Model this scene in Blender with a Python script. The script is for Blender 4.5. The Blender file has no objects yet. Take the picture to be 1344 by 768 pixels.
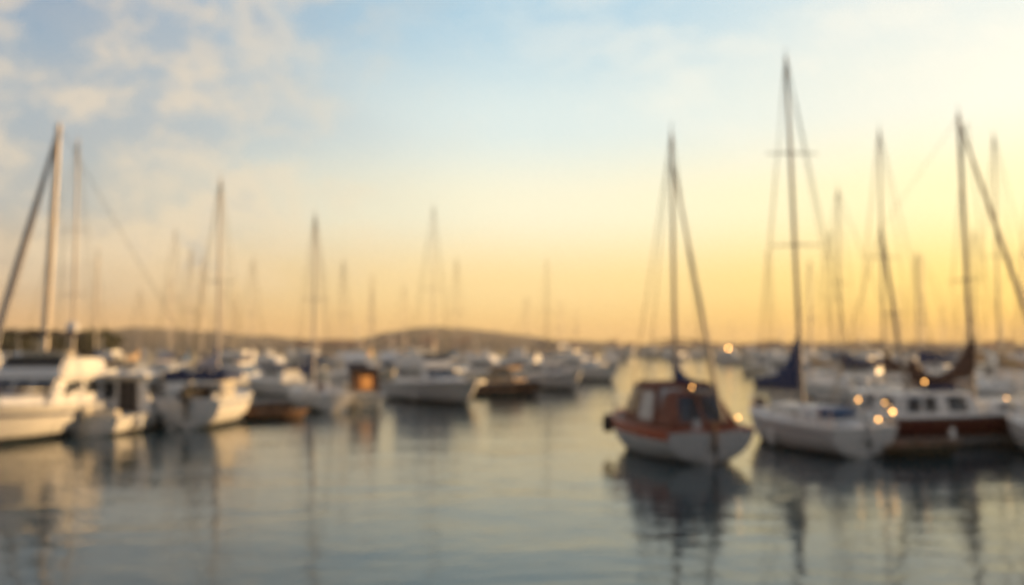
import bpy, bmesh, math, random
from math import sin, cos, pi, radians as R, tan, atan, atan2, sqrt, exp
from mathutils import Vector, Matrix
random.seed(7)
sc = bpy.context.scene
COL = sc.collection
H = 3.6                 # eye height above the water
F = 1307.0              # focal length in photo pixels (35 mm lens)
PITCH = atan(71/1307)
SUN_AZ, SUN_EL = 66.0, 6.5

# ------------------------------------------------------------------ mapping
def ray(px, py):
    v = Vector(((px-672)/F, 1.0, -(py-384)/F))
    return Matrix.Rotation(PITCH, 3, 'X') @ v
def wp(px, py):                      # point of the water seen at this pixel
    r = ray(px, py); t = -H/r.z
    return (r.x*t, r.y*t)
def wd(px, d):                       # water point at depth d along this column
    r = ray(px, 455); return (r.x/r.y*d, d)
def topz(py, d):                     # height whose top is seen at row py at depth d
    r = ray(672, py); return H + r.z/r.y*d

# ------------------------------------------------------------------ materials
def lin(c):
    return tuple(((x/255)/12.92 if x/255 <= .04045 else ((x/255+.055)/1.055)**2.4) for x in c)
def mat(name, col, rough=.5, metal=0, var=.12, scale=3.0, coat=0, spec=.5, bump=0, emit=None, es=0):
    m = bpy.data.materials.new(name); m.use_nodes = True
    nt = m.node_tree; b = nt.nodes['Principled BSDF']
    tc = nt.nodes.new('ShaderNodeTexCoord'); n = nt.nodes.new('ShaderNodeTexNoise')
    n.inputs['Scale'].default_value = scale; n.inputs['Detail'].default_value = 5
    nt.links.new(tc.outputs['Object'], n.inputs['Vector'])
    r = nt.nodes.new('ShaderNodeValToRGB'); r.color_ramp.elements[0].position = .3; r.color_ramp.elements[1].position = .7
    r.color_ramp.elements[0].color = tuple(max(0, c*(1-var)) for c in col)+(1,)
    r.color_ramp.elements[1].color = tuple(min(1, c*(1+var)) for c in col)+(1,)
    nt.links.new(n.outputs['Fac'], r.inputs['Fac']); nt.links.new(r.outputs['Color'], b.inputs['Base Color'])
    b.inputs['Roughness'].default_value = rough; b.inputs['Metallic'].default_value = metal
    b.inputs['Coat Weight'].default_value = coat; b.inputs['Specular IOR Level'].default_value = spec
    if bump:
        bp = nt.nodes.new('ShaderNodeBump'); bp.inputs['Strength'].default_value = bump; bp.inputs['Distance'].default_value = .02
        nt.links.new(n.outputs['Fac'], bp.inputs['Height']); nt.links.new(bp.outputs['Normal'], b.inputs['Normal'])
    if emit:
        b.inputs['Emission Color'].default_value = emit+(1,); b.inputs['Emission Strength'].default_value = es
    return m
M = dict(
    white=mat('white_gelcoat', (.72, .71, .68), .45, coat=0, var=.06),
    cream=mat('cream_gelcoat', (.66, .60, .48), .35, coat=.2, var=.07),
    grey=mat('grey_gelcoat', (.42, .43, .44), .4, var=.08),
    hullgrey=mat('chalky_white_hull', (.56, .56, .55), .45, var=.08),
    antifoul=mat('dark_antifouling', (.03, .04, .05), .7, var=.3),
    weed=mat('weedy_waterline', (.05, .055, .035), .8, var=.4),
    maroon=mat('maroon_paint', (.10, .018, .013), .35, var=.15),
    orange=mat('orange_red_canvas', (.16, .05, .028), .75, var=.15, bump=.3),
    orangeh=mat('orange_red_hull_paint', (.40, .075, .028), .35, var=.12),
    bright=mat('bright_orange_cloth', (.40, .17, .06), .7, var=.1),
    navy=mat('navy_canvas', (.012, .028, .10), .8, var=.2, bump=.3),
    blue=mat('blue_cover', (.01, .07, .19), .7, var=.15),
    brown=mat('brown_canvas', (.09, .045, .03), .85, var=.25, bump=.3),
    tan=mat('tan_canvas', (.45, .30, .16), .8, var=.15, bump=.2),
    teak=mat('teak', (.15, .08, .045), .6, var=.25, scale=9),
    glass=mat('dark_glass', (.02, .025, .03), .06, var=.1, spec=.8),
    alu=mat('aluminium_spar', (.42, .39, .36), .4, .5, var=.08),
    spar=mat('painted_cream_spar', (.60, .52, .42), .45, var=.08),
    dspar=mat('dark_spar', (.30, .25, .20), .6, var=.2),
    wood=mat('varnished_spar', (.28, .15, .07), .4, var=.2),
    steel=mat('stainless_steel', (.6, .6, .6), .2, 1, var=.05),
    wire=mat('rigging_wire', (.12, .11, .065), .5, .5, var=.1),
    rope=mat('rope', (.35, .28, .2), .9, var=.2),
    rubber=mat('black_rubber', (.02, .02, .025), .6, var=.2),
    furl=mat('furled_sailcloth', (.34, .33, .33), .8, var=.12, bump=.2),
    sail=mat('cream_sailcloth', (.68, .62, .50), .8, var=.08),
    fender=mat('white_fender', (.7, .7, .68), .5, var=.06),
    glintm=mat('sun_glint_glow', (.9, .6, .3), .4, var=.0, emit=(1.0, .47, .12), es=8),  # emission stands in for sun glints off boat fittings
    lampw=mat('lit_cabin_window', (.7, .35, .12), .4, var=.0, emit=(1.0, .32, .04), es=.3),
    wall=mat('rendered_wall', (.36, .31, .26), .8, var=.1, scale=.4),
    wallp=mat('pale_wall', (.48, .42, .36), .8, var=.08, scale=.4),
    roof=mat('clay_roof', (.25, .10, .06), .85, var=.2, scale=.7),
    pile=mat('weathered_pile', (.13, .10, .08), .85, var=.25),
)

# ------------------------------------------------------------------ mesh helpers
def mesh(name, bm, mats, parent=None, smooth=False):
    me = bpy.data.meshes.new(name); bmesh.ops.recalc_face_normals(bm, faces=bm.faces[:])
    bm.to_mesh(me); bm.free()
    for m in (mats if isinstance(mats, (list, tuple)) else [mats]): me.materials.append(m)
    if smooth:
        for p in me.polygons: p.use_smooth = True
        try: me.set_sharp_from_angle(angle=R(38))
        except Exception: pass
    o = bpy.data.objects.new(name, me); COL.objects.link(o); o.parent = parent
    return o
def root(name, label, cat, group=None, kind=None):
    o = bpy.data.objects.new(name, None); o.empty_display_size = .5; COL.objects.link(o)
    tag(o, label, cat, group, kind); return o
def tag(o, label=None, cat=None, group=None, kind=None):
    if label: o['label'] = label
    if cat: o['category'] = cat
    if group: o['group'] = group
    if kind: o['kind'] = kind
    return o
def tube(bm, pts, r, seg=8, caps=True, vert=False):
    """tube through pts; r a number, or a list of radii or (r_side, r_up) pairs"""
    pts = [Vector(p) for p in pts]; rings = []
    n = len(pts)
    for i, p in enumerate(pts):
        d = (pts[min(i+1, n-1)]-pts[max(i-1, 0)]).normalized()
        side = d.cross(Vector((0, 0, 1)))
        if side.length < 1e-3: side = Vector((0, 1, 0))
        side.normalize(); up = side.cross(d).normalized()
        if vert: side, up = Vector((0, 1, 0)), Vector((0, 0, 1))
        rr = r[i] if isinstance(r, (list, tuple)) else r
        ra, rb = rr if isinstance(rr, (list, tuple)) else (rr, rr)
        rings.append([bm.verts.new(p+side*ra*cos(2*pi*k/seg)+up*rb*sin(2*pi*k/seg)) for k in range(seg)])
    for a, b in zip(rings, rings[1:]):
        for k in range(seg): bm.faces.new((a[k], a[(k+1) % seg], b[(k+1) % seg], b[k]))
    if caps: bm.faces.new(rings[0][::-1]); bm.faces.new(rings[-1])
def box(bm, c, s, rot=None):
    g = bmesh.ops.create_cube(bm, size=1)
    m = Matrix.Diagonal((*s, 1))
    if rot: m = rot.to_4x4() @ m
    bmesh.ops.transform(bm, matrix=Matrix.Translation(c) @ m, verts=g['verts'])
def bevel(bm, w, seg=2):
    bmesh.ops.bevel(bm, geom=bm.edges[:], offset=w, segments=seg, affect='EDGES', clamp_overlap=True)
def frustum(x0, x1, w0, w1, z0, z1, inset=(.1, .1, .08), wt=None):
    """8 corners of a deckhouse: aft x0 (half width w0), fore x1 (w1), insets aft, fore, side at the top"""
    ia, jf, s = inset
    b = [(x0, -w0, z0), (x1, -w1, z0), (x1, w1, z0), (x0, w0, z0)]
    t = [(x0+ia, -w0+s, z1), (x1-jf, -w1+s, z1), (x1-jf, w1-s, z1), (x0+ia, w0-s, z1)]
    return [Vector(p) for p in b+t]
FACES = dict(bottom=(3, 2, 1, 0), top=(4, 5, 6, 7), star=(0, 1, 5, 4), fore=(1, 2, 6, 5), port=(2, 3, 7, 6), aft=(3, 0, 4, 7))
def house(name, c, m, parent, bv=.06):
    bm = bmesh.new(); v = [bm.verts.new(p) for p in c]
    for f in FACES.values(): bm.faces.new([v[i] for i in f])
    bevel(bm, bv, 3)
    return mesh(name, bm, m, parent, True)
def pane(name, c, face, u0, u1, v0, v1, m, parent, out=.012, th=.03):
    a, b, cc, d = [c[i] for i in FACES[face]]
    P = lambda u, v: (a.lerp(b, u)).lerp(d.lerp(cc, u), v)
    q = [P(u0, v0), P(u1, v0), P(u1, v1), P(u0, v1)]
    n = (q[1]-q[0]).cross(q[3]-q[0]).normalized()
    bm = bmesh.new()
    f = [bm.verts.new(p+n*out) for p in q]; k = [bm.verts.new(p+n*(out-th)) for p in q]
    bm.faces.new(f); bm.faces.new(k[::-1])
    for i in range(4): bm.faces.new((f[i], k[i], k[(i+1) % 4], f[(i+1) % 4]))
    bevel(bm, .008, 1)
    return mesh(name, bm, m, parent)

# ------------------------------------------------------------------ hulls
class Hull:
    def __init__(s, L, B, fs, fb, tr=.75, rake=1.0, trake=.15, draft=.4, hard=False, full=1.0, maxat=.42):
        s.L, s.B, s.fs, s.fb, s.tr, s.rake, s.trake, s.draft, s.hard, s.full, s.maxat = L, B, fs, fb, tr, rake, trake, draft, hard, full, maxat
    def w(s, t):
        a = s.maxat
        if t < a: f = s.tr+(1-s.tr)*sin(pi/2*t/a)
        else: f = max(0, 1-((t-a)/(1-a))**(2.1*s.full))
        return s.B/2*f
    def sheer(s, t): return s.fs+(s.fb-s.fs)*t**1.7
    def dl(s, t): return s.draft if s.hard else s.draft*min(1, .12+2.4*t)
    def pt(s, t, z):
        sh = s.sheer(t); dr = s.dl(t)
        if z < 0: z = z*dr/s.draft
        zn = max(0, min(1, (z+dr)/(sh+dr)))
        if s.hard:
            zc = (s.draft+.12)/(sh+s.draft)
            fl = .80-.38*t**2
            g = zn/zc*fl if zn < zc else fl+(1-fl)*((zn-zc)/(1-zc))**.9
        else:
            g = (1-(1-zn)**2.4)**(.55+.35*t)
        x = -s.L/2+s.L*t - (1-zn)*s.rake*t**4 + (1-zn)*s.trake*3*(1-t)**6
        return Vector((x, s.w(t)*g, z))
    def build(s, parent, mats, zrows, N=22, transom=None):
        """zrows: list of (lower fraction of freeboard, material index) from the waterline up"""
        fr = [('d', -1, 1), ('d', -.75, 1), ('d', -.4, 1)]+[('f', f, i) for f, i in zrows]+[('f', 1, 0)]
        bm = bmesh.new(); R_, L_ = [], []
        for k in range(N+1):
            t = k/N
            ts = min(t, .9985)
            a, b = [], []
            for kind, f, _ in fr:
                z = f*s.draft if kind == 'd' else f*s.sheer(ts)
                p = s.pt(ts, z); 
                if f == -1 and kind == 'd': p.y = 0
                a.append(bm.verts.new(p)); b.append(bm.verts.new((p.x, -p.y, p.z)))
            R_.append(a); L_.append(b)
        for rows, flip in ((R_, 0), (L_, 1)):
            for k in range(N):
                for j in range(len(fr)-1):
                    q = (rows[k][j], rows[k+1][j], rows[k+1][j+1], rows[k][j+1])
                    f = bm.faces.new(q[::-1] if flip else q); f.material_index = fr[j][2]
        bmesh.ops.remove_doubles(bm, verts=bm.verts[:], dist=.004)
        # rounded stem closes on itself; close the stern and the deck edge
        bm.verts.ensure_lookup_table()
        o = mesh('hull', bm, mats, parent, True)
        # transom, slightly convex
        bm = bmesh.new(); zs = [-s.draft]+[-s.draft*.5, 0]+[s.fs*i/10 for i in range(1, 11)]
        grid = []
        for z in zs:
            p = s.pt(0, z); row = []; z = p.z
            for j in range(9):
                v = -1+j/4
                row.append(bm.verts.new((p.x-.10*s.B*.5*(1-v*v), p.y*v, z)))
            grid.append(row)
        for a, b in zip(grid, grid[1:]):
            for j in range(8): bm.faces.new((a[j], a[j+1], b[j+1], b[j]))
        mesh('transom', bm, transom or mats[0], parent, True)
        return o
    def deck(s, parent, m, drop=.03, name='deck'):
        bm = bmesh.new(); rows = []
        for k in range(23):
            t = min(k/22, .995); p = s.pt(t, s.sheer(t)); y = p.y*.985
            rows.append([bm.verts.new((p.x, y*v, p.z-drop+.05*(1-v*v))) for v in (-1, -.5, 0, .5, 1)])
        for a, b in zip(rows, rows[1:]):
            for j in range(4): bm.faces.new((a[j], a[j+1], b[j+1], b[j]))
        return mesh(name, bm, m, parent, True)
    def gunwale(s, parent, m, r=.035, name='gunwale'):
        pts = []
        for k in range(21):
            t = k/20*.999; p = s.pt(t, s.sheer(t)); pts.append((p.x, p.y, p.z))
        bm = bmesh.new(); tube(bm, pts+[(x, -y, z) for x, y, z in reversed(pts)], r, 6)
        x, y, z = pts[0]; tube(bm, [(x, -y, z), (x-.05*s.B, 0, z), (x, y, z)], r, 6)
        return mesh(name, bm, m, parent, True)
    def rail(s, parent, t0, t1, h, name='guard_rail', posts=5, both=True, r=.018, across=False):
        for sg in (1, -1):
            bm = bmesh.new(); top = []
            for k in range(13):
                t = t0+(t1-t0)*k/12; p = s.pt(t, s.sheer(t)); top.append((p.x, sg*p.y*.94, p.z+h))
            tube(bm, top, r, 5); tube(bm, [(x, y, z-h*.5) for x, y, z in top], r*.7, 5)
            for k in range(posts):
                x, y, z = top[round(k*12/(posts-1))]; tube(bm, [(x, y, z-h), (x, y, z)], r, 5)
            if across and sg == 1:
                x, y, z = top[0 if t0 < .5 else -1]; tube(bm, [(x, y, z), (x, -y, z)], r, 5)
            mesh(name, bm, M['steel'], parent, True)

def line(name, a, b, r, m, parent, n=2, seg=6, sag=0):
    a, b = Vector(a), Vector(b); pts = []
    for i in range(n):
        u = i/(n-1); p = a.lerp(b, u); p.z -= sag*4*u*(1-u); pts.append(p)
    bm = bmesh.new(); tube(bm, pts, r, seg); return mesh(name, bm, m, parent, True)
def mast(parent, x, z0, z1, r=.08, m=None, spreads=(.5,), sw=.9, lean=0):
    m = m or M['alu']
    bm = bmesh.new(); n = 8
    tube(bm, [(x+lean*i/n, 0, z0+(z1-z0)*i/n) for i in range(n+1)], [r*(1-.35*(i/n)**2) for i in range(n+1)], 10)
    tube(bm, [(x+lean, 0, z1-.02), (x+lean, 0, z1+.35)], .015, 5)
    o = mesh('mast', bm, m, parent, True)
    for f in spreads:
        z = z0+(z1-z0)*f; bm = bmesh.new(); xx = x+lean*f
        tube(bm, [(xx-.12, -sw, z), (xx, 0, z+.05), (xx-.12, sw, z)], [.02, .035, .02], 6)
        mesh('spreader', bm, m, o, True)
    return o
def shrouds(parent, x, z1, hull, t, spreads=.5, sw=.9, z0=1.2, r=.014):
    for sg in (1, -1):
        p = hull.pt(t, hull.sheer(t)); bm = bmesh.new()
        zs = z0+(z1-z0)*spreads
        tube(bm, [(p.x, sg*p.y*.93, p.z), (x-.1, sg*sw, zs), (x, sg*.05, z1-.2)], r, 5)
        mesh('shroud', bm, M['wire'], parent, True)
def sail_cover(parent, xm, xe, z, tall=.9, m=None, w=.16, end=.14, n=14, name='sail_cover', drop=0):
    """canvas-wrapped sail on its boom: tall where it laps up the mast at xm, slim at xe"""
    bm = bmesh.new(); pts, rr = [], []
    for i in range(n+1):
        u = i/n; h = end+(tall*.62-end)*exp(-u*3.6)+.02*sin(u*19)
        pts.append((xm+(xe-xm)*u, 0, z+h-drop*u)); rr.append((w*(1-.45*u)*(.35+.65*min(1, u*8))+.012*sin(u*23), h))
    tube(bm, pts, rr, 12, vert=True); return mesh(name, bm, m or M['navy'], parent, True)
def outboard(parent, x, z, m=None):
    bm = bmesh.new()
    g = [(-.30, .02), (.0, .14), (.30, .15), (.42, .10), (.46, .03)]
    tube(bm, [(x-.05, 0, z-.75), (x-.05, 0, z-.05)], [(.06, .1), (.07, .12)], 8)
    o = mesh('outboard_motor', bm, m or M['rubber'], parent, True)
    bm = bmesh.new(); box(bm, (x-.1, 0, z+.14), (.46, .32, .42)); bevel(bm, .1, 3)
    mesh('cowling', bm, m or M['rubber'], o, True)
def fender(parent, hull, t, side, m=None, z=.45, r=.13):
    p = hull.pt(t, z); y = side*(p.y+r+.02); bm = bmesh.new()
    tube(bm, [(p.x, y, z-.32), (p.x, y, z-.26), (p.x, y, z-.12), (p.x, y, z+.12), (p.x, y, z+.26), (p.x, y, z+.32)], [.03, r*.8, r, r, r*.8, .03], 10)
    o = mesh('fender', bm, m or M['fender'], parent, True)
    q = hull.pt(t, hull.sheer(t))
    line('fender_line', (p.x, y, z+.3), (q.x, side*q.y, q.z), .012, M['rope'], o, seg=5)
def sun_glint(parent, loc, r=.05):  # added glowing bead on a bracket, standing in for a sun glint
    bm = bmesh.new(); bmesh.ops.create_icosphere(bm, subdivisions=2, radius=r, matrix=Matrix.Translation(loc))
    o = mesh('sun_glint_bead', bm, M['glintm'], parent, True)
    line('glint_bracket', (loc[0], loc[1], loc[2]-r-.25), (loc[0], loc[1], loc[2]-r*.8), .015, M['steel'], o, seg=5)
def place(o, xy, az, heel=0, trim=0, z=0, s=1):
    o.location = (xy[0], xy[1], z); o.rotation_euler = (R(heel), R(trim), pi/2-R(az)); o.scale = (s, s, s)
def place_stern(o, px, py, L, az):
    x, y = wp(px, py); place(o, (x+L/2*sin(R(az)), y+L/2*cos(R(az))), az)

STD = [(0, 1), (.17, 0), (.35, 0), (.6, 0), (.85, 0)]
# ------------------------------------------------------------------ big sailing yacht builder
def sailboat(label, group=None, L=9, B=3, fs=.95, fb=1.2, hullm='white', deckm='white', cabm='white', foul='antifoul', mt=12, mx=.6, mr=.085,
             cover='navy', coverto=-1, tall=.9, spars='alu', tr=.7, rows=STD, extra=None, spreads=(.5,), furl=None, furlr=.09, back=.018, fore=True,
             hood=None, rails=True, lean=0, cl=(.30, .68), ch=.5, bow_trans=None, full=1.0, name='sailboat', boomz=None, windows=3, simple=False, cat='sailboat', gun='white', tallw=.16):
    o = root(name, label, cat, group)
    h = Hull(L, B, fs, fb, tr=tr, rake=L*.11, trake=.1, draft=.45, full=full)
    mats = [M[hullm], M[foul]]+([M[extra]] if extra else [])
    h.build(o, mats, rows, transom=M[bow_trans or hullm]); h.deck(o, M[deckm]); h.gunwale(o, M[gun], .04)
    x0, x1 = -L/2+L*cl[0], -L/2+L*cl[1]; zc = (h.sheer(cl[0])+h.sheer(cl[1]))/2-.08
    c = frustum(x0, x1, h.w(cl[0])*.66, h.w(cl[1])*.5, zc, zc+ch+.1, (.05, .75, .14))
    cab = house('cabin', c, M[cabm], o, .08)
    for face in ('star', 'port'):
        for i in range(windows):
            a, b = .10+i*.8/windows, .10+(i+.72)*.8/windows
            if face == 'port': a, b = 1-b, 1-a
            pane('window', c, face, a, b, .42, .78, M['glass'], cab)
    pane('companionway', c, 'aft', .36, .64, .2, .92, M['teak'] if not simple else M['glass'], cab)
    # cockpit coamings
    xa = -L/2+L*.06
    for sg in (1, -1):
        bm = bmesh.new(); box(bm, ((xa+x0)/2, sg*h.w(.2)*.62, fs+.12), (x0-xa, .12, .3)); bevel(bm, .04, 2)
        mesh('cockpit_coaming', bm, M[cabm], o, True)
    xm = -L/2+L*mx; zm = zc+ch
    mast(o, xm, zm-.1, mt, mr, M[spars], spreads, .8 if mt < 13 else 1.0, lean)
    bz = boomz or zm+.75
    xe = xm+coverto*L*.40
    line('boom', (xm, 0, bz), (xe, 0, bz-.05), .06, M[spars], o)
    if cover: sail_cover(o, xm-.02*coverto, xe, bz+.05, tall, M[cover], w=tallw)
    bow = h.pt(.985, h.sheer(.985)); st = h.pt(0, fs)
    if fore:
        if furl:
            a, b = Vector((bow.x, 0, bow.z+.3)), Vector((xm+lean, 0, mt-.3))
            n = 10; bm = bmesh.new(); tube(bm, [a.lerp(b, i/n) for i in range(n+1)], [furlr*(.55+.6*sin(pi*min(1, .15+i/n))) for i in range(n+1)], 8)
            mesh('furled_jib', bm, M[furl], o, True)
        else: line('forestay', (bow.x, 0, bow.z), (xm+lean, 0, mt-.1), .016, M['wire'], o)
    if back: line('backstay', (st.x, 0, st.z), (xm+lean, 0, mt-.05), back, M['wire'] if back < .03 else M['dspar'], o)
    shrouds(o, xm+lean, mt, h, mx-.03, spreads[0] if spreads else .5, .8 if mt < 13 else 1.0, zm)
    if rails:
        h.rail(o, .72, .985, .55, 'pulpit', 4); h.rail(o, .02, .26, .6, 'pushpit', 4, across=True)
        if not simple: h.rail(o, .28, .70, .55, 'lifeline', 5, r=.01)
    if hood:
        bm = bmesh.new(); w = h.w(.3)*.75; n = 6; rings = []
        for i in range(4):
            xx = x0-.9+i*.55; hh = [1.0, 1.12, 1.05, .45][i]
            rings.append([bm.verts.new((xx, w*cos(pi*k/10), zc+.15+hh*sin(pi*k/10)**.6)) for k in range(11)])
        for a, b in zip(rings, rings[1:]):
            for k in range(10): bm.faces.new((a[k], a[k+1], b[k+1], b[k]))
        bmesh.ops.solidify(bm, geom=bm.faces[:], thickness=.03)
        mesh('spray_hood', bm, M[hood], o, True)
    return o, h
# ------------------------------------------------------------------ motor yacht builder
def motor_yacht(label, group=None, L=10, B=3.4, full=1.15, rk=1.1, fs=1.0, fb=1.55, fly=True, arch=True, hullm='white', trimm='grey', rows=STD, name='motor_yacht', cat='motor yacht',
                hoodm=None, ch=1.15, cx=(.2, .66), glassm='glass', bimini=None, rails=True, extra=None, wide=.8, simple=False):
    o = root(name, label, cat, group)
    h = Hull(L, B, fs, fb, tr=.9, rake=L*.14, trake=.05, draft=.4, hard=True, full=full)
    h.build(o, [M[hullm], M['antifoul']]+([M[extra]] if extra else []), rows); h.deck(o, M['white']); h.gunwale(o, M[trimm], .05, 'rub_rail')
    x0, x1 = -L/2+L*cx[0], -L/2+L*cx[1]; zc = h.sheer(cx[0])-.05
    z2 = h.sheer(.7)
    w = h.w(.35)*wide
    c = frustum(x0, x1, w, w*.86, zc, zc+ch, (.05, ch*rk, .14))
    cab = house('cabin', c, M['white'], o, .1)
    fc = frustum(x1-.9, -L/2+L*.9, w*.84, w*.28, zc+.1, zc+.55, (.0, .9, .1))
    house('foredeck_trunk', fc, M['white'], o, .1)
    for face in ('star', 'port'):
        for a, b in ((.08, .40), (.44, .80)):
            if face == 'port': a, b = 1-b, 1-a
            pane('window', c, face, a, b, .42, .86, M[glassm], cab)
    for a, b in ((.04, .34), (.37, .63), (.66, .96)):
        pane('windscreen', c, 'fore', a, b, .22, .9, M['glass'], cab)
    pane('cabin_door', c, 'aft', .3, .7, .05, .9, M['glass'], cab)
    # roof overhanging the cabin
    r = frustum(x0-.5, x1-ch*(rk-.15), w*1.0, w*.9, zc+ch-.02, zc+ch+.14, (.05, .15, .08)); house('cabin_roof', r, M['white'], o, .05)
    zt = zc+ch+.14
    if fly:
        f = frustum(x0-.3, x1-ch*rk, w*.92, w*.80, zt-.03, zt+.62, (-.05, .55, .02)); fb_ = house('flybridge', f, M['white'], o, .1)
        pane('flybridge_windscreen', f, 'fore', .06, .94, .45, 1.12, M['glass'], fb_)
        bm = bmesh.new(); box(bm, ((x0+x1)/2-.6, 0, zt+.72), (.5, w*1.2, .4)); bevel(bm, .1, 3); mesh('helm_seat', bm, M['cream'], o, True)
    if arch:
        bm = bmesh.new(); xa = x0+.1; za = zt+(.5 if fly else -.05)
        ww = w*.86
        tube(bm, [(xa, -ww, za-.5), (xa-.35, -ww*.9, za+.75), (xa-.45, 0, za+.9), (xa-.35, ww*.9, za+.75), (xa, ww, za-.5)], [(.05, .2)]*5, 8)
        ar = mesh('radar_arch', bm, M['white'], o, True)
        bm = bmesh.new(); tube(bm, [(xa-.4, 0, za+.9), (xa-.4, 0, za+1.0), (xa-.4, 0, za+1.12), (xa-.4, 0, za+1.18)], [.12, .28, .28, .1], 14); mesh('radar', bm, M['white'], ar, True)
        line('antenna', (xa-.35, ww*.7, za+.7), (xa-1.0, ww*.7, za+3.0), .012, M['white'], ar, seg=5)
        line('antenna', (xa-.35, -ww*.7, za+.7), (xa-.9, -ww*.7, za+2.6), .012, M['white'], ar, seg=5)
    if bimini:
        zb = zt+1.55; bm = bmesh.new(); n = 6; rings = []
        for i in range(n+1):
            xx = x0-.3+(x1-x0-ch)*i/n; rings.append([bm.verts.new((xx, w*.95*(-1+k/4), zb+.18*(1-(-1+k/4)**2)-.08*(2*i/n-1)**2)) for k in range(9)])
        for a, b in zip(rings, rings[1:]):
            for k in range(8): bm.faces.new((a[k], a[k+1], b[k+1], b[k]))
        bmesh.ops.solidify(bm, geom=bm.faces[:], thickness=.06)
        bi = mesh('bimini', bm, M[bimini], o, True)
        for xx in (x0, x1-ch-.4):
            for sg in (1, -1): line('bimini_pole', (xx, sg*w*.88, zt), (xx, sg*w*.88, zb), .02, M['steel'], bi, seg=5)
    if rails: h.rail(o, .45, .985, .6, 'bow_rail', 6)
    bm = bmesh.new(); box(bm, (-L/2-.45, 0, .28), (.8, B*.78, .12)); bevel(bm, .04, 2); mesh('swim_platform', bm, M['white'], o, True)
    return o, h, c, zt

# ================================================================== NEAR BOATS, RIGHT
# 1. orange-and-white sailboat
o, h = sailboat('orange and white small sailboat with canvas-enclosed cabin lying alone beside the open channel', L=6.9, B=3.2, fs=1.0, fb=1.25, hullm='hullgrey', deckm='teak', extra='orangeh',
    rows=[(0, 1), (.08, 0), (.35, 0), (.60, 0), (.70, 2), (.86, 2)], mt=10.4, mx=.38, mr=.07, cover=None, cabm='orange', tr=.84, cl=(.36, .74), ch=.35, furl=None, back=None, spreads=(.26,), gun='orangeh', spars='dspar', rails=False, full=1.25)
h.rail(o, .74, .985, .5, 'pulpit', 4)
# canvas enclosure with clear panels
c = frustum(-1.9, 1.25, 1.2, 1.14, .92, 2.35, (.25, .7, .26)); cv = house('canvas_enclosure', c, M['orange'], o, .12)
pane('clear_panel', c, 'port', .07, .40, .28, .86, M['glass'], cv); pane('clear_panel', c, 'port', .52, .93, .18, .80, M['grey'], cv)
pane('clear_panel', c, 'star', .07, .45, .28, .86, M['glass'], cv); pane('clear_panel', c, 'star', .55, .93, .28, .80, M['grey'], cv)
pane('clear_panel', c, 'aft', .56, .94, .45, .9, M['glass'], cv); pane('clear_panel', c, 'aft', .56, .94, .02, .40, M['grey'], cv); pane('clear_panel', c, 'aft', .06, .44, .1, .88, M['grey'], cv)
sail_cover(o, -.78, -2.3, 2.3, .8, M['navy'], w=.13, end=.06)
bm = bmesh.new(); tube(bm, [Vector((-3.0, -.55, 1.2)).lerp(Vector((-.82, 0, 9.6)), i/8) for i in range(9)], [.05, .07, .07, .065, .06, .05, .045, .04, .03], 8); mesh('furled_sail', bm, M['dspar'], o, True)
bm = bmesh.new(); tube(bm, [(-3.62, 0, -.3), (-3.64, 0, .5), (-3.56, 0, 1.25)], [(.035, .26), (.035, .18), (.035, .1)], 8); ru = mesh('rudder', bm, M['teak'], o, True)
line('tiller', (-3.55, 0, 1.22), (-2.9, .1, 1.4), .025, M['teak'], ru)
tc_ = frustum(-3.15, -1.8, 1.08, 1.18, 1.0, 2.1, (.95, .1, .34)); tn = house('cockpit_tent', tc_, M['orange'], o, .1)
pane('clear_panel', tc_, 'aft', .12, .46, .2, .85, M['glass'], tn); pane('clear_panel', tc_, 'aft', .54, .88, .2, .85, M['glass'], tn)
bm = bmesh.new(); box(bm, (-3.4, .45, 1.15), (.25, .22, .35)); bevel(bm, .05); mesh('stern_locker', bm, M['grey'], o, True)
fender(o, h, .80, 1, M['rubber'], .85, .2); fender(o, h, .35, -1)
for i, (x, y, z) in enumerate(((-3.1, -1.0, 1.2),)): sun_glint(o, (x, y, z+.12), .035)
sun_glint(o, (-1.85, -.1, 2.2), .03)
place_stern(o, 932, 609, 6.8, -14); o.scale = (1.04, 1.06, 1.04); o.rotation_euler.x = R(-.5)
# 2. white sloop with round transom
o, h = sailboat('white sloop with broad transom and blue cockpit cover beside the orange boat', L=8.4, B=2.85, fs=1.0, fb=1.25, hullm='white', mt=14.3, mx=.5, rows=[(0, 1), (.16, 0), (.4, 0), (.78, 2), (.84, 0)], extra='navy', mr=.085, spars='dspar', cover='navy', coverto=1.15, tall=1.9,
    tr=.80, cl=(.30, .80), ch=.38, spreads=(.46, .72), windows=4, back=.02, lean=-.0, tallw=.2, full=1.2, boomz=1.95)
bm = bmesh.new(); box(bm, (-2.9, .25, 1.42), (1.0, 1.1, .32)); bevel(bm, .12, 3); mesh('cockpit_cover', bm, M['blue'], o, True)
bm = bmesh.new(); tube(bm, [(-4.36, 0, -.3), (-4.38, 0, .6), (-4.34, 0, 1.2)], [(.04, .25), (.04, .18), (.04, .12)], 8); mesh('rudder', bm, M['grey'], o, True)
bm = bmesh.new(); box(bm, (3.6, 0, 1.42), (.5, .35, .3)); bevel(bm, .06); mesh('anchor_locker', bm, M['brown'], o, True)
sun_glint(o, (-4.1, -1.05, 1.45), .055); sun_glint(o, (-4.05, -.8, 1.75), .03); sun_glint(o, (-4.3, -.4, 1.25), .045)
fender(o, h, .45, 1)
place_stern(o, 1136, 602, 8.2, -11); o.rotation_euler.x = R(-2)
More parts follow.
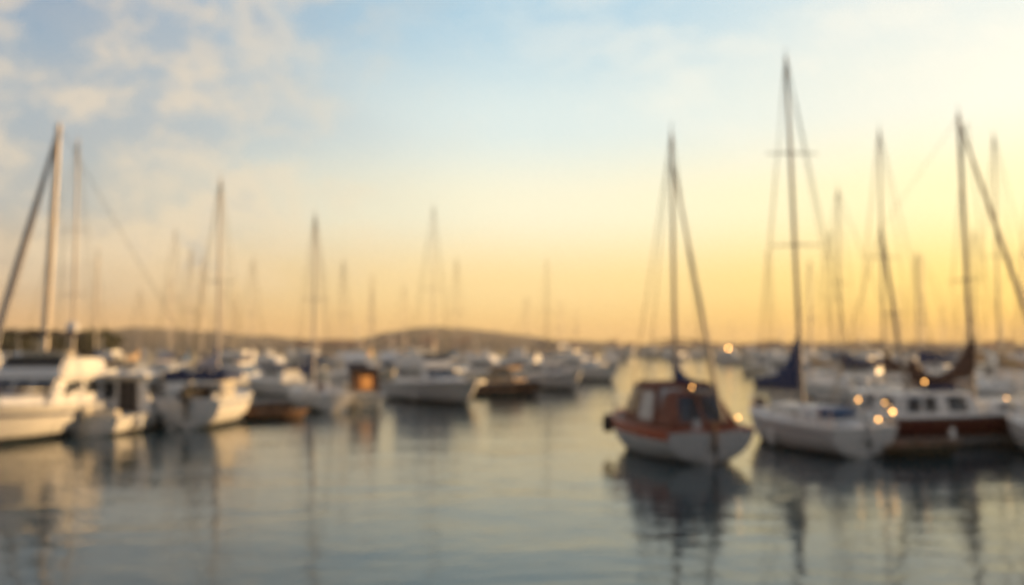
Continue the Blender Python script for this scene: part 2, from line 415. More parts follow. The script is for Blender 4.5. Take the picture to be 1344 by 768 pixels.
# 3. maroon ketch
def ketch():
    o = root('ketch', 'maroon hulled ketch with white deckhouse and brown sail cover slung between its masts', 'ketch')
    h = Hull(13, 3.6, 1.1, 1.5, tr=.62, rake=1.4, trake=.2, draft=.5)
    h.build(o, [M['maroon'], M['antifoul'], M['hullgrey']], [(0, 1), (.06, 2), (.36, 0), (.6, 0), (.92, 2)]); h.deck(o, M['white']); h.gunwale(o, M['white'], .06)
    c = frustum(-4.4, -.9, 1.25, 1.2, 1.05, 1.95, (.1, .25, .15)); cab = house('deckhouse', c, M['white'], o, .09)
    for face in ('star', 'port'):
        for a, b in ((.12, .28), (.32, .48), (.62, .86)): 
            if face == 'port': a, b = 1-b, 1-a
            pane('window', c, face, a, b, .25, .85, M['glass'], cab)
    pane('window', c, 'aft', .1, .42, .3, .85, M['glass'], cab); pane('window', c, 'aft', .58, .9, .3, .85, M['glass'], cab)
    c2 = frustum(-.6, 4.2, 1.15, .7, 1.15, 1.6, (.1, .5, .14)); c2o = house('coachroof', c2, M['white'], o, .08)
    for face in ('star', 'port'):
        for a, b in ((.1, .3), (.4, .6), (.7, .85)):
            if face == 'port': a, b = 1-b, 1-a
            pane('window', c2, face, a, b, .35, .8, M['glass'], c2o)
    return o, h
o, h = ketch()
place(o, wd(1285, 37.5), 76, 0, 0)
mast(o, -.3, 1.5, 12.4, .10, M['dspar'], (.42,), .9, lean=-.35)
mast(o, -3.1, 1.6, 8.0, .09, M['dspar'], (.5,), .6, lean=-1.0)
bm = bmesh.new(); n = 20; pts, rr = [], []
for i in range(n+1):
    u = i/n; x = -2.95+(-.3+2.95)*u
    cat_ = 1.15*(2*abs(u-.42))**2.0
    pts.append((x, 0, 2.35+cat_*.55+.1*u)); rr.append((.15+.04*sin(i*1.7), .14+cat_*.42))
tube(bm, pts, rr, 12, vert=True); mesh('sail_cover', bm, M['brown'], o, True)
line('boom', (-.3, 0, 2.25), (-3.0, 0, 2.2), .07, M['wood'], o)
bm = bmesh.new(); tube(bm, [Vector((3.4, 0, 1.6)).lerp(Vector((-.65, 0, 12.2)), i/8) for i in range(9)], [.07, .09, .1, .1, .09, .08, .07, .05, .04], 8); mesh('furled_jib', bm, M['dspar'], o, True)
shrouds(o, -.3, 12.3, h, .55, .42, .9, 1.5); line('triatic_stay', (-.65, 0, 12.3), (-4.1, 0, 7.9), .008, M['wire'], o)
line('backstay', (-6.5, 0, 1.1), (-4.1, 0, 7.9), .018, M['wire'], o)
h.rail(o, .02, .24, .6, 'pushpit', 4, across=True); h.rail(o, .26, .74, .6, 'lifeline', 7, r=.012); h.rail(o, .76, .985, .6, 'pulpit', 4)
bm = bmesh.new(); box(bm, (-1.9, 0, 2.1), (1.2, .9, .22)); bevel(bm, .08); mesh('hatch_cover', bm, M['navy'], o, True)
fender(o, h, .3, -1); fender(o, h, .6, -1)
sun_glint(o, (-3.2, -1.1, 2.35), .04); sun_glint(o, (-5.9, -1.15, 1.75), .05); sun_glint(o, (-.2, -1.6, 1.75), .03)
# 4. white boat at the right edge, partly out of frame
o, h = sailboat('white sailboat in front of the maroon ketch, cut off by the right edge', L=8.5, B=2.9, fs=1.05, fb=1.3, hullm='hullgrey', mt=12.8, mx=.55, cover='brown', tr=.8, mr=.07)
sun_glint(o, (-4.3, .9, .9), .06); place(o, wd(1382, 34.0), 17)
# 5. olive dinghy between white sloop and ketch
def dinghy(label, m, L=2.8, B=1.4, out=True, inside='tan', name='dinghy', with_glint=False, group=None):
    o = root(name, label, 'dinghy', group); h = Hull(L, B, .38, .5, tr=.8, rake=.35, draft=.14, full=1.2)
    h.build(o, [M[m], M['weed']], [(0, 1), (.1, 0), (.5, 0)], N=14); h.deck(o, M[inside], .16, 'floor'); h.gunwale(o, M['teak'], .045)
    for x in (-.5, .35):
        bm = bmesh.new(); box(bm, (x, 0, .36), (.25, B*.86, .04)); mesh('thwart', bm, M['teak'], o)
    if out: outboard(o, -L/2-.08, .5)
    if with_glint: sun_glint(o, (-L/2+.2, 0, .62), .04)
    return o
o = dinghy('small olive green dinghy floating between the white sloop and the maroon ketch', 'weed', out=False, with_glint=True); place(o, wd(1205, 33), 85)

# ================================================================== NEAR BOATS, LEFT
# A big flybridge yacht
o, h, c, zt = motor_yacht('big white flybridge yacht with dark raked windscreen at the left edge of the picture', L=9.2, B=4.0, fs=1.2, fb=1.5, bimini='brown', cx=(.12, .64), ch=1.2, wide=.84, full=1.5, rows=[(0, 1), (.17, 0), (.4, 0), (.70, 2), (.79, 0)], extra='navy', arch=False)
place(o, wd(36, 39.8), 181)
fender(o, h, .3, 1)
bm = bmesh.new(); tube(bm, [(-2.6, .6, zt+1.6), (-2.6, .6, zt+1.75), (-2.6, .6, zt+2.0), (-2.6, .6, zt+2.15)], [.08, .25, .27, .1], 12); mesh('radar_dome', bm, M['white'], o, True)
# B small cabin boat
def cabin_boat(label, L=5.6, B=2.3, hullm='white', canvas=None, ob=True, group=None, cb='white', name='cabin_boat', obm=None, tallc=1.15, winm='glass'):
    o = root(name, label, 'cabin boat', group)
    h = Hull(L, B, .72, 1.1, tr=.88, rake=.7, trake=.05, draft=.3, hard=True, full=1.2)
    h.build(o, [M[hullm], M['antifoul']], STD); h.deck(o, M['white'], .1); h.gunwale(o, M['grey'], .045, 'rub_rail')
    c = frustum(-.9, 1.5, B*.40, B*.36, .72, .72+tallc, (.0, .6, .12)); cab = house('wheelhouse', c, M[cb], o, .08)
    for face in ('star', 'port'):
        for a, b in ((.08, .42), (.48, .84)):
            if face == 'port': a, b = 1-b, 1-a
            pane('window', c, face, a, b, .45, .85, M[winm], cab)
    pane('windscreen', c, 'fore', .06, .48, .4, .88, M['glass'], cab); pane('windscreen', c, 'fore', .52, .94, .4, .88, M['glass'], cab)
    pane('doorway', c, 'aft', .40, .80, .03, .9, M['rubber'], cab); pane('window', c, 'aft', .08, .34, .4, .86, M['glass'], cab)
    r = frustum(-1.3, .95, B*.42, B*.38, .72+tallc-.01, .72+tallc+.1, (.04, .08, .06)); house('wheelhouse_roof', r, M[canvas or cb], o, .04)
    bm = bmesh.new(); box(bm, (-L/2+.5, 0, .8), (.5, B*.7, .4)); bevel(bm, .06); mesh('stern_bench', bm, M['cream'], o, True)
    if ob: outboard(o, -L/2-.12, .85, M[obm] if obm else None)
    h.rail(o, .55, .98, .45, 'bow_rail', 5)
    return o, h
o, h = cabin_boat('small white cabin boat with pale outboard, moored right beside the big flybridge yacht', L=7.4, B=2.9, obm='cream', tallc=1.6)
place(o, wd(176, 44.3), 6); fender(o, h, .2, -1)
# C stern-on sailboat, navy bimini
o, h = sailboat('white sailboat seen stern-on with navy canopy and dark outboard', L=8.5, B=3.2, fs=1.25, fb=1.4, rows=[(0, 1), (.15, 0), (.4, 0), (.80, 2), (.88, 0)], extra='blue', mt=11.8, mx=.55, cover='navy', tall=1.0, tr=.86, furl=None, ch=.55, hood=None, full=1.2, spars='spar')
outboard(o, -4.45, 1.15)
c = frustum(-3.2, -.4, 1.28, 1.25, 1.1, 2.42, (.1, .5, .12))
bm = bmesh.new(); rings = []
for i in range(6):
    xx = -3.4+3.0*i/5; rings.append([bm.verts.new((xx, 1.4*(-1+k/4), 2.45+.22*(1-(-1+k/4)**2)-.06*(2*i/5-1)**2)) for k in range(9)])
for a, b in zip(rings, rings[1:]):
    for k in range(8): bm.faces.new((a[k], a[k+1], b[k+1], b[k]))
bmesh.ops.solidify(bm, geom=bm.faces[:], thickness=.26); bi = mesh('canopy', bm, M['navy'], o, True)
for yy, sx_ in ((0, 2.8), ):
    bm = bmesh.new(); box(bm, (-3.42, 0, 2.28), (.05, 2.7, .40)); bevel(bm, .015, 1); mesh('canopy_valance', bm, M['navy'], bi)
    for sg in (1, -1):
        bm = bmesh.new(); box(bm, (-1.9, sg*1.38, 2.26), (2.9, .05, .34)); bevel(bm, .015, 1); mesh('canopy_valance', bm, M['navy'], bi)
for x in (-3.3, -.5):
    for sg in (1, -1): line('canopy_pole', (x, sg*1.3, 1.1), (x, sg*1.3, 2.45), .022, M['steel'], bi, seg=5)
bm = bmesh.new(); box(bm, (-1.9, -1.15, 1.75), (2.4, .04, 1.1)); bevel(bm, .01, 1); mesh('side_curtain', bm, M['cream'], bi)
bm = bmesh.new(); box(bm, (-2.2, .35, 1.45), (.9, .9, .6)); bevel(bm, .08); mesh('cockpit_locker', bm, M['tan'], o, True)
place(o, wd(283, 48.0), -1)
# D brown dinghies
o = dinghy('brown wooden rowing dinghy low on the water right of the navy-canopied sailboat', 'teak', L=3.4, B=1.6, out=False); place(o, wd(360, 49.5), 70)
o = dinghy('tan dinghy under a tan cover beside the brown rowing dinghy', 'brown', L=3.2, B=1.5, out=True, inside='tan'); place(o, wd(352, 55), 60)
# E white sailboat w/ navy cover
o, h = sailboat('white sailboat with navy sail cover, just left of the orange-curtained boat', L=7.6, B=2.8, fs=1.0, fb=1.2, mt=11.4, mx=.5, cover='navy', coverto=.9, tall=1.5, tr=.82, spars='spar', ch=.4, back=.03, tallw=.2, boomz=1.9)
place_stern(o, 436, 541, 7.6, -27)
# F orange curtained boat
o, h = cabin_boat('cabin boat with glowing orange stern curtain, tucked left of the white motor yacht', L=6.5, B=2.4, canvas='brown', ob=False, cb='teak', tallc=1.5, hullm='cream')
c = frustum(-1.15, -.9, .62, .62, .8, 1.95, (0, 0, .08)); oc = house('stern_curtain', c, M['bright'], o, .03)
bm = bmesh.new(); box(bm, (-1.2, -.15, 1.45), (.05, .6, .75)); bevel(bm, .02, 1); mesh('lit_window', bm, M['lampw'], oc)
place(o, wd(478, 61), -8)
# G motor yacht bow right
o, h, c, zt = motor_yacht('white motor yacht with long raked cabin, its bow in sunlight pointing right', L=11.4, B=3.3, full=1.9, rk=1.4, fs=1.1, fb=1.5, hullm='hullgrey', cx=(.16, .68), ch=1.2, arch=False, wide=.80)
place(o, wd(572, 65.5), 150); fender(o, h, .5, -1)
# H covered boats
o, h = cabin_boat('cream launch with tan canvas cover pitched over it, right of the white motor yacht', L=6.5, B=2.5, canvas='tan', ob=False, cb='tan', hullm='brown', tallc=1.3); place(o, wd(664, 76), 125)
o = dinghy('dark tender lying between the tan-covered launch and the grey motorboat', 'antifoul', L=3.6, B=1.7); place(o, wd(645, 73), 100)
# I
o, h, c, zt = motor_yacht('grey-sided motorboat with navy canopy, sunlit bow at the corner of the channel', full=1.9, L=8.0, B=2.9, fs=1.0, fb=1.5, hullm='hullgrey', fly=False, arch=False, ch=1.1, bimini='navy', wide=.84)
place(o, wd(726, 85), 150)
o, h, c, zt = motor_yacht('white flybridge cruiser just beyond the grey motorboat at the channel corner', L=8.5, B=3, fly=True, arch=True); place(o, wd(768, 108), 128)

# ================================================================== TALL MASTS BEHIND
# left pair behind flybridge yacht
def spar_boat(label, px, d, top, az=0, **k):
    o, h = sailboat(label, mt=topz(top, d), **k); place(o, wd(px, d), az); return o, h
spar_boat('tall cream-masted sailboat with grey furled jib behind the big flybridge yacht', 130, 56, 165, -97, L=12.5, B=3.6, fs=1.2, fb=1.5, mr=.22, spars='spar', furl='furl', furlr=.22, cover='tan', mx=.74, lean=-.55, spreads=(.35, .62))
spar_boat('cream-masted sailboat mostly hidden by the flybridge yacht, right of the tallest left mast', 84, 64, 178, 5, L=11, B=3.4, mr=.10, spars='spar', cover='tan', spreads=(.35, .62))
BG = [
 (222, 95, 300, 5, 'navy', 'first thin mast right of the flybridge yacht'), (246, 82, 325, -8, 'blue', 'mast just left of the navy-canopied sailboat'),
 (325, 88, 338, 10, 'navy', 'mast just right of the navy-canopied sailboat'), (452, 92, 340, -20, 'tan', 'mast right of the round-transomed white sailboat'),
 (562, 82, 272, 150, 'navy', 'tallest mast, right behind the white motor yacht'), (597, 110, 338, 10, 'blue', 'mast behind the bow of the white motor yacht'),
 (718, 120, 340, 0, 'navy', 'mast behind the grey motorboat'), (178, 100, 380, 0, 'tan', 'short mast behind the small white cabin boat'),
 (1118, 66, 245, -30, 'navy', 'mast between the white sloop and the ketch'), (1172, 52, 165, -8, 'brown', 'tall mast rising behind the ketch deckhouse'),
 (1216, 80, 330, -20, 'navy', 'short mast between the two masts of the ketch'), (1324, 62, 172, -8, 'tan', 'thin mast close to the right edge of the picture'),
 (1098, 95, 300, -10, 'blue', 'thin mast right of the white sloop'), (1292, 85, 300, -20, 'tan', 'thin mast right of the ketch mainmast'),
 (1012, 150, 330, -10, 'navy', 'thin mast left of the white sloop')]
for px, d, top, az, cv, ph in BG:
    L = 9.5 if d < 70 else 9
    spar_boat('sailboat with %s sail cover, %s' % (cv, ph), px, d, top, az, L=L, B=3, fs=1.0, fb=1.3, cover=cv, mr=.05 if px < 1100 else .07,
        spars='spar' if px < 700 else 'dspar', group='sailboats moored behind the front rows', furl=None, furlr=.07, spreads=(.5,), simple=True)

# ================================================================== FAR BOATS (copies)
def kids(o): return [c for c in bpy.data.objects if c.parent == o]
def tree_of(o): return (o, [tree_of(c) for c in kids(o)])
def copy_tree(t, parent=None):
    c = t[0].copy(); COL.objects.link(c)
    if parent: c.parent = parent
    for ch in t[1]: copy_tree(ch, c)
    return c
def far_motor(kind):
    m = [('white', 'white', True), ('white', 'navy', False), ('grey', 'tan', False), ('cream', 'white', True), ('navy', 'white', False)][kind]
    o = root('motorboat', 'x', 'motorboat')
    h = Hull(8.5, 2.9, 1.0, 1.5, tr=.9, rake=1.2, draft=.3, hard=True)
    h.build(o, [M[m[0]], M['antifoul']], [(0, 1), (.12, 0), (.6, 0)], N=10); h.deck(o, M['white'])
    c = frustum(-2.6, 1.6, 1.15, 1.0, 1.0, 2.2, (.1, 1.2, .15)); cab = house('cabin', c, M['white'], o, .1)
    for f in ('star', 'port'): pane('window', c, f, .12, .85, .42, .85, M['glass'], cab)
    pane('windscreen', c, 'fore', .05, .95, .35, .9, M['glass'], cab)
    if m[2]:
        f = frustum(-2.8, .3, 1.05, .95, 2.19, 2.85, (0, .5, .05)); house('flybridge', f, M['white'], o, .1)
        line('antenna', (-2.2, .6, 2.8), (-2.6, .6, 5.0), .03, M['white'], o)
    else:
        f = frustum(-3.0, .6, 1.15, 1.0, 2.19, 2.4, (.1, .2, .1)); house('canopy', f, M[m[1]], o, .06)
    return o
def far_sail(kind):
    m = [('white', 'navy', 12.5), ('white', 'tan', 11), ('navy', 'blue', 13.5), ('cream', 'brown', 10.5)][kind]
    o = root('sailboat', 'x', 'sailboat')
    h = Hull(9, 3, 1.0, 1.25, tr=.75, rake=1.0, draft=.35)
    h.build(o, [M[m[0]], M['antifoul']], [(0, 1), (.12, 0), (.6, 0)], N=10); h.deck(o, M['white'])
    c = frustum(-1.6, 1.9, 1.0, .8, 1.0, 1.55, (.05, .7, .14)); cab = house('cabin', c, M['white'], o, .08)
    for f in ('star', 'port'): pane('window', c, f, .1, .8, .4, .8, M['glass'], cab)
    mast(o, .9, 1.4, m[2], .09, M['spar' if kind % 2 else 'alu'], (.5,), .8); line('boom', (.9, 0, 2.3), (-2.8, 0, 2.25), .06, M['alu'], o)
    sail_cover(o, .9, -2.7, 2.35, .8, M[m[1]]); line('forestay', (4.3, 0, 1.25), (.9, 0, m[2]-.2), .025, M['wire'], o); line('backstay', (-4.5, 0, 1.0), (.9, 0, m[2]), .02, M['wire'], o)
    return o
PD = [('white flybridge motorboat', far_motor(0)), ('white motorboat with navy canopy', far_motor(1)), ('grey motorboat with tan canopy', far_motor(2)), ('cream flybridge motorboat', far_motor(3)), ('navy hulled motorboat with white top', far_motor(4)),
      ('white sailboat with navy sail cover', far_sail(0)), ('white sailboat with tan sail cover', far_sail(1)), ('navy hulled sailboat with bright blue sail cover', far_sail(2)), ('cream sailboat with brown sail cover', far_sail(3))]
trees = [(n, tree_of(o)) for n, o in PD]; used = set()
near = [(o.location.x, o.location.y) for o in bpy.data.objects if o.parent is None and o.type == 'EMPTY' and o.location.length > 1]
placed = [(x, y, 5.5) for x, y in near]
def front(px):
    pts = [(-60, 60), (150, 62), (285, 62), (430, 74), (560, 84), (680, 95), (740, 115), (800, 140), (850, 175), (885, 260), (960, 300), (990, 130), (1040, 70), (1100, 62), (1450, 60)]
    for (a, b), (c_, d_) in zip(pts, pts[1:]):
        if a <= px <= c_: return b+(d_-b)*(px-a)/(c_-a)
    return 60
rng = random.Random(21)
def scatter(n, p0, p1, dmax, phrase, tries=4000):
    k = 0
    for _ in range(tries):
        if k >= n: break
        px = rng.uniform(p0, p1); f = front(px); u = rng.random()
        d = 1/((1/f)*(1-u)+(1/dmax)*u)*rng.uniform(1, 1.1)
        if d < f: continue
        x, y = wd(px, d)
        if any((x-a)**2+(y-b)**2 < (q if y < 120 else 8)**2 for a, b, q in placed): continue
        placed.append((x, y, 7.0)); k += 1
        i = rng.choices(range(9), (5, 4, 2, 3, 1.2, 1.6, 1.2, .7, .8))[0]
        nm, t = trees[i]
        o = copy_tree(t) if i in used else t[0]; used.add(i)
        place(o, (x, y), rng.choice([125, -55, -20, 160, 0])+rng.uniform(-14, 14), s=rng.uniform(.85, 1.12))
        band = '' if d < 110 else (', farther off' if d < 200 else ', far back')
        o['label'] = nm+' '+phrase+band; o['group'] = phrase+band+': '+nm+band
scatter(38, -40, 470, 330, 'behind the left row of boats')
scatter(40, 470, 800, 380, 'left of the channel')
scatter(34, 790, 1010, 560, 'closing off the channel')
scatter(40, 1000, 1390, 330, 'behind the right row of boats')
for i, (nm, t) in enumerate(trees):
    if i not in used:
        def kill(tt):
            for c_ in tt[1]: kill(c_)
            bpy.data.objects.remove(tt[0])
        kill(t)

glint_boat = [t for n_, t in trees if n_ == 'white flybridge motorboat'][0]
o = copy_tree(glint_boat); place(o, wd(962, 215), 120); o['label'] = 'white flybridge motorboat with an added bright sun glint, alone at the end of the channel'
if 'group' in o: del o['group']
sun_glint(o, (-1, 0, 3.2), .32)  # large glowing bead added in place of sun reflected off a window

# ================================================================== SETTING
# water
bm = bmesh.new(); bmesh.ops.create_grid(bm, x_segments=2, y_segments=2, size=1)
w = mesh('water', bm, M['white']); w.scale = (2300, 2100, 1); w.location = (0, 1400, 0); tag(w, kind='structure')
m = bpy.data.materials.new('harbour_water'); m.use_nodes = True; nt = m.node_tree; b = nt.nodes['Principled BSDF']
b.inputs['Base Color'].default_value = (.001, .027, .044, 1); b.inputs['Roughness'].default_value = .03; b.inputs['Specular Tint'].default_value = (.5, .88, 1, 1); b.inputs['IOR'].default_value = 1.33
geo = nt.nodes.new('ShaderNodeNewGeometry')
def wave(scale, det, sx, sy, rot):
    mp = nt.nodes.new('ShaderNodeMapping'); mp.inputs['Scale'].default_value = (sx, sy, 1); mp.inputs['Rotation'].default_value = (0, 0, R(rot))
    n = nt.nodes.new('ShaderNodeTexNoise'); n.inputs['Scale'].default_value = scale; n.inputs['Detail'].default_value = det; n.inputs['Distortion'].default_value = .6
    nt.links.new(geo.outputs['Position'], mp.inputs['Vector']); nt.links.new(mp.outputs['Vector'], n.inputs['Vector']); return n
def bump(n, strength, dist, prev=None):
    bp = nt.nodes.new('ShaderNodeBump'); bp.inputs['Strength'].default_value = strength; bp.inputs['Distance'].default_value = dist
    nt.links.new(n.outputs['Fac'], bp.inputs['Height'])
    if prev: nt.links.new(prev.outputs['Normal'], bp.inputs['Normal'])
    return bp
b1 = bump(wave(.35, 2, .55, 1.0, 12), 1, .055); b2 = bump(wave(2.0, 4, .6, 1.0, -10), 1, .020, b1)
nt.links.new(b2.outputs['Normal'], b.inputs['Normal'])
w.data.materials.clear(); w.data.materials.append(m)

# hills and shore
def interp(pts, x):
    if x <= pts[0][0]: return pts[0][1]
    for (a, b_), (c_, d_) in zip(pts, pts[1:]):
        if x <= c_:
            u = (x-a)/(c_-a); u = u*u*(3-2*u); return b_+(d_-b_)*u
    return pts[-1][1]
ridge = [(-300, 434), (0, 432), (120, 435), (185, 430), (250, 433), (340, 441), (420, 446), (470, 447), (505, 437), (560, 429), (590, 430), (640, 434), (690, 440), (740, 448), (820, 452), (1000, 451), (1150, 449), (1344, 451), (1700, 449)]
from mathutils import noise as mn
def hz(x, y):
    d = y; px = 672+F*x/y
    hmax = topz(interp(ridge, px), 1500)
    u = max(0, min(1, (d-640)/860)); s = u**1.3
    jag = 3.4*mn.noise(Vector((x*.02, y*.006, 0)))+3.2*mn.noise(Vector((x*.07, y*.02, 3)))
    z = 1.2*min(1, (d-636)/20) + (hmax-1.2)*s + jag*min(1, u*3)
    if d > 1500: z = max(z*(1-(d-1500)/1200), .5)
    return max(z, -.8) if d > 637 else -.8
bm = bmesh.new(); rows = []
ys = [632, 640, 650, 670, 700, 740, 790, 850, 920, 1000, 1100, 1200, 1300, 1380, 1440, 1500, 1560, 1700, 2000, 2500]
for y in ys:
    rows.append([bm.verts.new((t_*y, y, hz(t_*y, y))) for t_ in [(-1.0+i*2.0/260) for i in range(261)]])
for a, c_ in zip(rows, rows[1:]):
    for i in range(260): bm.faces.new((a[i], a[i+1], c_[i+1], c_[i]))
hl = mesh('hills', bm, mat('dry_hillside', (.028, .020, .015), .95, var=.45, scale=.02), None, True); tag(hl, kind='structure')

# houses on the shore
def house_proto(k):
    o = root('house', 'x', 'house'); wm = M['wall' if k % 2 else 'wallp']; W, D, Z = [(11, 8, 3.6), (15, 8, 4.4), (8, 6, 2.8)][k]
    bm = bmesh.new(); box(bm, (0, 0, Z/2), (W, D, Z)); wl = mesh('wall', bm, wm, o)
    bm = bmesh.new(); v = [bm.verts.new(p) for p in ((-W/2-.5, -D/2-.5, Z), (W/2+.5, -D/2-.5, Z), (W/2+.5, D/2+.5, Z), (-W/2-.5, D/2+.5, Z), (-W/2-.5, 0, Z+1.8), (W/2+.5, 0, Z+1.8))]
    for f in ((0, 1, 5, 4), (2, 3, 4, 5), (0, 4, 3), (1, 2, 5), (3, 2, 1, 0)): bm.faces.new([v[i] for i in f])
    mesh('roof', bm, M['roof'], o)
    for i in range(int(W//3)):
        bm = bmesh.new(); box(bm, (-W/2+1.8+i*3, -D/2-.02, Z*.55), (1.2, .12, 1.1)); mesh('window', bm, M['glass'], o)
    return o
hp = [tree_of(house_proto(k)) for k in range(3)]; hu = set()
kn = ['pale tall house', 'long ochre house', 'small white cottage']
for i in range(46):
    k = rng.choice([0, 0, 1, 2]); o = hp[k][0] if k not in hu else copy_tree(hp[k]); hu.add(k)
    px = rng.uniform(380, 1380); d = rng.uniform(665, 1000); x, y = wd(px, d)
    o.location = (x, y, hz(x, y)-.4); o.rotation_euler = (0, 0, rng.uniform(-.5, .5))
    zone = 'left of the channel' if px < 780 else ('at the end of the channel' if px < 1000 else 'behind the right row of masts')
    o['label'] = '%s with tiled roof on the far shore %s' % (kn[k], zone); o['group'] = '%ss on the far shore %s' % (kn[k], zone)

# wooded headland on the left
bm = bmesh.new(); rows = []
for j, (d, z) in enumerate([(205, -.6), (210, .6), (225, 1.4), (300, 2), (420, 2), (440, -.6)]):
    rows.append([bm.verts.new((-d*.62+ (d*.62-d*.385)*i/30+ (6*sin(i*.9) if 0 < i < 30 else 0), d+2*sin(i*1.3), z if i < 29 else -.7)) for i in range(31)])
for a, c_ in zip(rows, rows[1:]):
    for i in range(30): bm.faces.new((a[i], a[i+1], c_[i+1], c_[i]))
hd = mesh('headland', bm, mat('headland_soil', (.10, .08, .05), .95, var=.3, scale=.1), None, True); tag(hd, kind='structure')
bm = bmesh.new(); r2 = random.Random(5)
for i in range(90):
    d = r2.uniform(222, 330); px = r2.uniform(-90, 150) if i < 60 else r2.uniform(-140, 40)
    x, y = (px-672)/F*d, d
    top = topz(r2.uniform(431, 441), d); rad = r2.uniform(2.4, 4.2)
    tube(bm, [(x, y, 1), (x+.2, y, top*.5)], [.3, .15], 5)
    for q in range(150):
        v = Vector((r2.gauss(0, 1), r2.gauss(0, 1), r2.gauss(0, 1))).normalized()*rad*r2.uniform(.45, 1.0)
        cpos = Vector((x, y, top-rad*.95))+Vector((v.x, v.y, v.z*.95))
        s = r2.uniform(.35, .8); a = Vector((r2.gauss(0, 1), r2.gauss(0, 1), r2.gauss(0, 1))).normalized(); b_ = a.orthogonal().normalized(); c_ = a.cross(b_)
        bm.faces.new([bm.verts.new(cpos+b_*s*cos(t_)+c_*s*sin(t_)) for t_ in (0, 1.3, 2.6, 3.9, 5.2)])
wo = mesh('wood', bm, mat('foliage', (.055, .06, .022), .8, var=.4, scale=.3)); tag(wo, 'dark wood of rounded trees on the headland behind the flybridge yacht', 'wood', None, 'stuff')

# ================================================================== HAZE
bm = bmesh.new(); bmesh.ops.create_cube(bm, size=1)
hb = mesh('haze', bm, M['white']); hb.scale = (5200, 4300, 62); hb.location = (0, 1400, 29.0); tag(hb, 'thin warm evening haze over the harbour', 'haze', None, 'stuff')
m = bpy.data.materials.new('haze_air'); m.use_nodes = True; nt = m.node_tree; nt.nodes.remove(nt.nodes['Principled BSDF'])
v = nt.nodes.new('ShaderNodeVolumePrincipled'); v.inputs['Color'].default_value = (1, .86, .66, 1); v.inputs['Density'].default_value = .00024; v.inputs['Anisotropy'].default_value = .1
nt.links.new(v.outputs['Volume'], nt.nodes['Material Output'].inputs['Volume']); hb.data.materials.clear(); hb.data.materials.append(m)

# ================================================================== WORLD
W = bpy.data.worlds.new('World'); sc.world = W; W.use_nodes = True; nt = W.node_tree; N = nt.nodes; Lk = nt.links
for n in list(N): N.remove(n)
out = N.new('ShaderNodeOutputWorld'); bg = N.new('ShaderNodeBackground'); bg2 = N.new('ShaderNodeBackground'); add = N.new('ShaderNodeAddShader')
sky = N.new('ShaderNodeTexSky'); sky.sky_type = 'NISHITA'; sky.sun_disc = False; sky.sun_elevation = R(SUN_EL); sky.sun_rotation = R(SUN_AZ); sky.dust_density = 3.0
Lk.new(sky.outputs[0], bg.inputs[0]); bg.inputs[1].default_value = .05
tc = N.new('ShaderNodeTexCoord'); sx = N.new('ShaderNodeSeparateXYZ'); Lk.new(tc.outputs['Generated'], sx.inputs[0])
def math_(op, a, b_=None, c_=None, clamp=False):
    n = N.new('ShaderNodeMath'); n.operation = op; n.use_clamp = clamp
    for i, v_ in enumerate((a, b_, c_)):
        if v_ is None: continue
        if isinstance(v_, (int, float)): n.inputs[i].default_value = v_
        else: Lk.new(v_, n.inputs[i])
    return n.outputs[0]
def maprange(v_, a, b_, c_=0, d_=1):
    n = N.new('ShaderNodeMapRange'); n.interpolation_type = 'SMOOTHSTEP'; Lk.new(v_, n.inputs[0])
    for i, q in enumerate((a, b_, c_, d_)): n.inputs[i+1].default_value = q
    return n.outputs[0]
def mixc(f, a, b_):
    n = N.new('ShaderNodeMix'); n.data_type = 'RGBA'
    if isinstance(f, (int, float)): n.inputs[0].default_value = f
    else: Lk.new(f, n.inputs[0])
    for i, v_ in ((6, a), (7, b_)):
        if isinstance(v_, tuple): n.inputs[i].default_value = v_+(1,)
        else: Lk.new(v_, n.inputs[i])
    return n.outputs[2]
hx = math_('SQRT', math_('SUBTRACT', 1.0001, math_('MULTIPLY', sx.outputs[2], sx.outputs[2])))
dot = math_('DIVIDE', math_('ADD', math_('MULTIPLY', sx.outputs[0], sin(R(SUN_AZ))), math_('MULTIPLY', sx.outputs[1], cos(R(SUN_AZ)))), hx)
el = sx.outputs[2]
def ramp(stops):
    n = N.new('ShaderNodeValToRGB'); cr = n.color_ramp; cr.interpolation = 'EASE'
    while len(cr.elements) < len(stops): cr.elements.new(.5)
    for e, (p, c_) in zip(cr.elements, stops): e.position = p; e.color = lin(c_)+(1,)
    Lk.new(el, n.inputs[0]); return n.outputs[0]
left = ramp([(0, (224, 176, 120)), (.06, (208, 178, 142)), (.14, (172, 172, 170)), (.23, (142, 162, 178)), (.34, (118, 148, 178)), (.44, (66, 104, 150)), (1, (60, 84, 118))])
mid = ramp([(0, (252, 204, 124)), (.06, (252, 219, 154)), (.14, (246, 238, 206)), (.22, (216, 228, 224)), (.33, (164, 200, 218)), (.42, (86, 134, 176)), (1, (64, 90, 122))])
right = ramp([(0, (253, 196, 84)), (.06, (254, 215, 114)), (.14, (252, 234, 176)), (.23, (236, 234, 216)), (.34, (218, 227, 222)), (.42, (124, 164, 192)), (1, (68, 94, 126))])
back = ramp([(0, (108, 104, 120)), (.1, (98, 108, 134)), (.3, (72, 94, 128)), (.6, (50, 74, 112)), (1, (42, 64, 102))])
c1 = mixc(maprange(dot, -.08, .42), mixc(maprange(dot, -.5, -.1), back, left), mid); c2 = mixc(maprange(sx.outputs[1], .55, -.15, 0, .88), mixc(maprange(dot, .42, .80), c1, right), back)
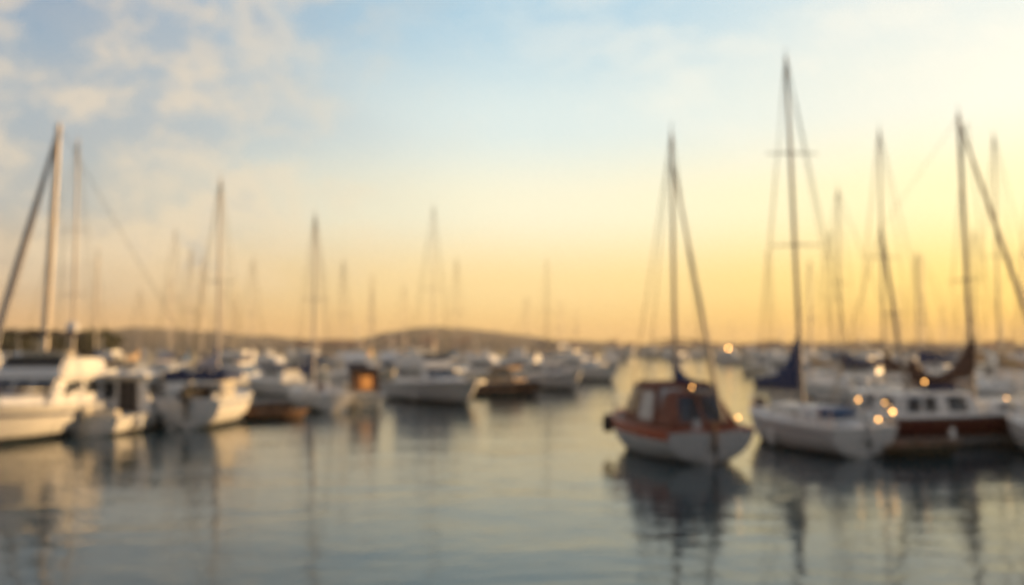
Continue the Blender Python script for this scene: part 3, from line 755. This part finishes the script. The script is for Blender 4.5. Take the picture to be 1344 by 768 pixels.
# clouds: puffs low in the left half, thin wisps on the right
def cnoise(scale, det, rough, sz=1.6, off=0):
    mp = N.new('ShaderNodeMapping'); mp.inputs['Scale'].default_value = (1, 1, sz); mp.inputs['Location'].default_value = (off, off*.7, 0)
    n = N.new('ShaderNodeTexNoise'); n.inputs['Scale'].default_value = scale; n.inputs['Detail'].default_value = det; n.inputs['Roughness'].default_value = rough
    Lk.new(tc.outputs['Generated'], mp.inputs[0]); Lk.new(mp.outputs[0], n.inputs['Vector']); return n.outputs['Fac']
big = cnoise(5.5, 2, .5, 1.5, 3.1); fine = cnoise(19, 6, .55, 1.5, 1.7)
comb = math_('ADD', math_('MULTIPLY', big, .5), math_('MULTIPLY', fine, .5))
edge = maprange(comb, .43, .58)
lmask = maprange(dot, .42, .06); 
deep = maprange(comb, .56, .68)
cl_col = mixc(deep, lin((242, 216, 180)), lin((158, 166, 176)))
hi = maprange(el, .015, .10)
fac = math_('MULTIPLY', math_('MULTIPLY', edge, lmask), math_('MULTIPLY', hi, .62))
veil = math_('MULTIPLY', math_('MULTIPLY', maprange(cnoise(3.2, 3, .5, 2.0, 5.0), .38, .62), lmask), math_('MULTIPLY', hi, .5))
c3 = mixc(fac, mixc(veil, c2, lin((178, 176, 174))), cl_col)
wf = math_('MULTIPLY', math_('MULTIPLY', maprange(cnoise(7, 5, .6, 2.2, 8.3), .45, .68), maprange(dot, .2, .6)), math_('MULTIPLY', maprange(el, .1, .28), .42))
c4 = mixc(wf, c3, lin((252, 242, 220)))
Lk.new(c4, bg2.inputs[0]); bg2.inputs[1].default_value = .69
Lk.new(bg.outputs[0], add.inputs[0]); Lk.new(bg2.outputs[0], add.inputs[1]); Lk.new(add.outputs[0], out.inputs[0])

# ================================================================== SUN
s = bpy.data.lights.new('sun', 'SUN'); s.energy = 5.0; s.angle = R(.6); s.color = (1.0, .61, .26)
so = bpy.data.objects.new('sun', s); COL.objects.link(so)
d = Vector((sin(R(SUN_AZ))*cos(R(SUN_EL)), cos(R(SUN_AZ))*cos(R(SUN_EL)), sin(R(SUN_EL))))
so.rotation_euler = d.to_track_quat('Z', 'Y').to_euler(); so.location = d*50

# ================================================================== CAMERA
cd = bpy.data.cameras.new('camera'); cam = bpy.data.objects.new('camera', cd); COL.objects.link(cam); sc.camera = cam
cam.location = (0, 0, H); cam.rotation_euler = (pi/2+PITCH, 0, 0)
cd.sensor_width = 36; cd.lens = 36*F/1344; cd.clip_end = 9000; cd.clip_start = .05
cd.dof.use_dof = True; cd.dof.focus_distance = 1.0; cd.dof.aperture_fstop = 3.5; cd.dof.aperture_blades = 0
v = sc.view_settings; v.view_transform = 'Standard'; v.look = 'None'; v.exposure = .46; v.gamma = 1; v.use_curve_mapping = False
sc.render.engine = 'CYCLES'; cy = sc.cycles
cy.use_denoising = True; cy.denoising_input_passes = 'RGB'; cy.sample_clamp_indirect = 4; cy.sample_clamp_direct = 0; cy.max_bounces = 6; cy.volume_bounces = 0; cy.caustics_reflective = False; cy.caustics_refractive = False
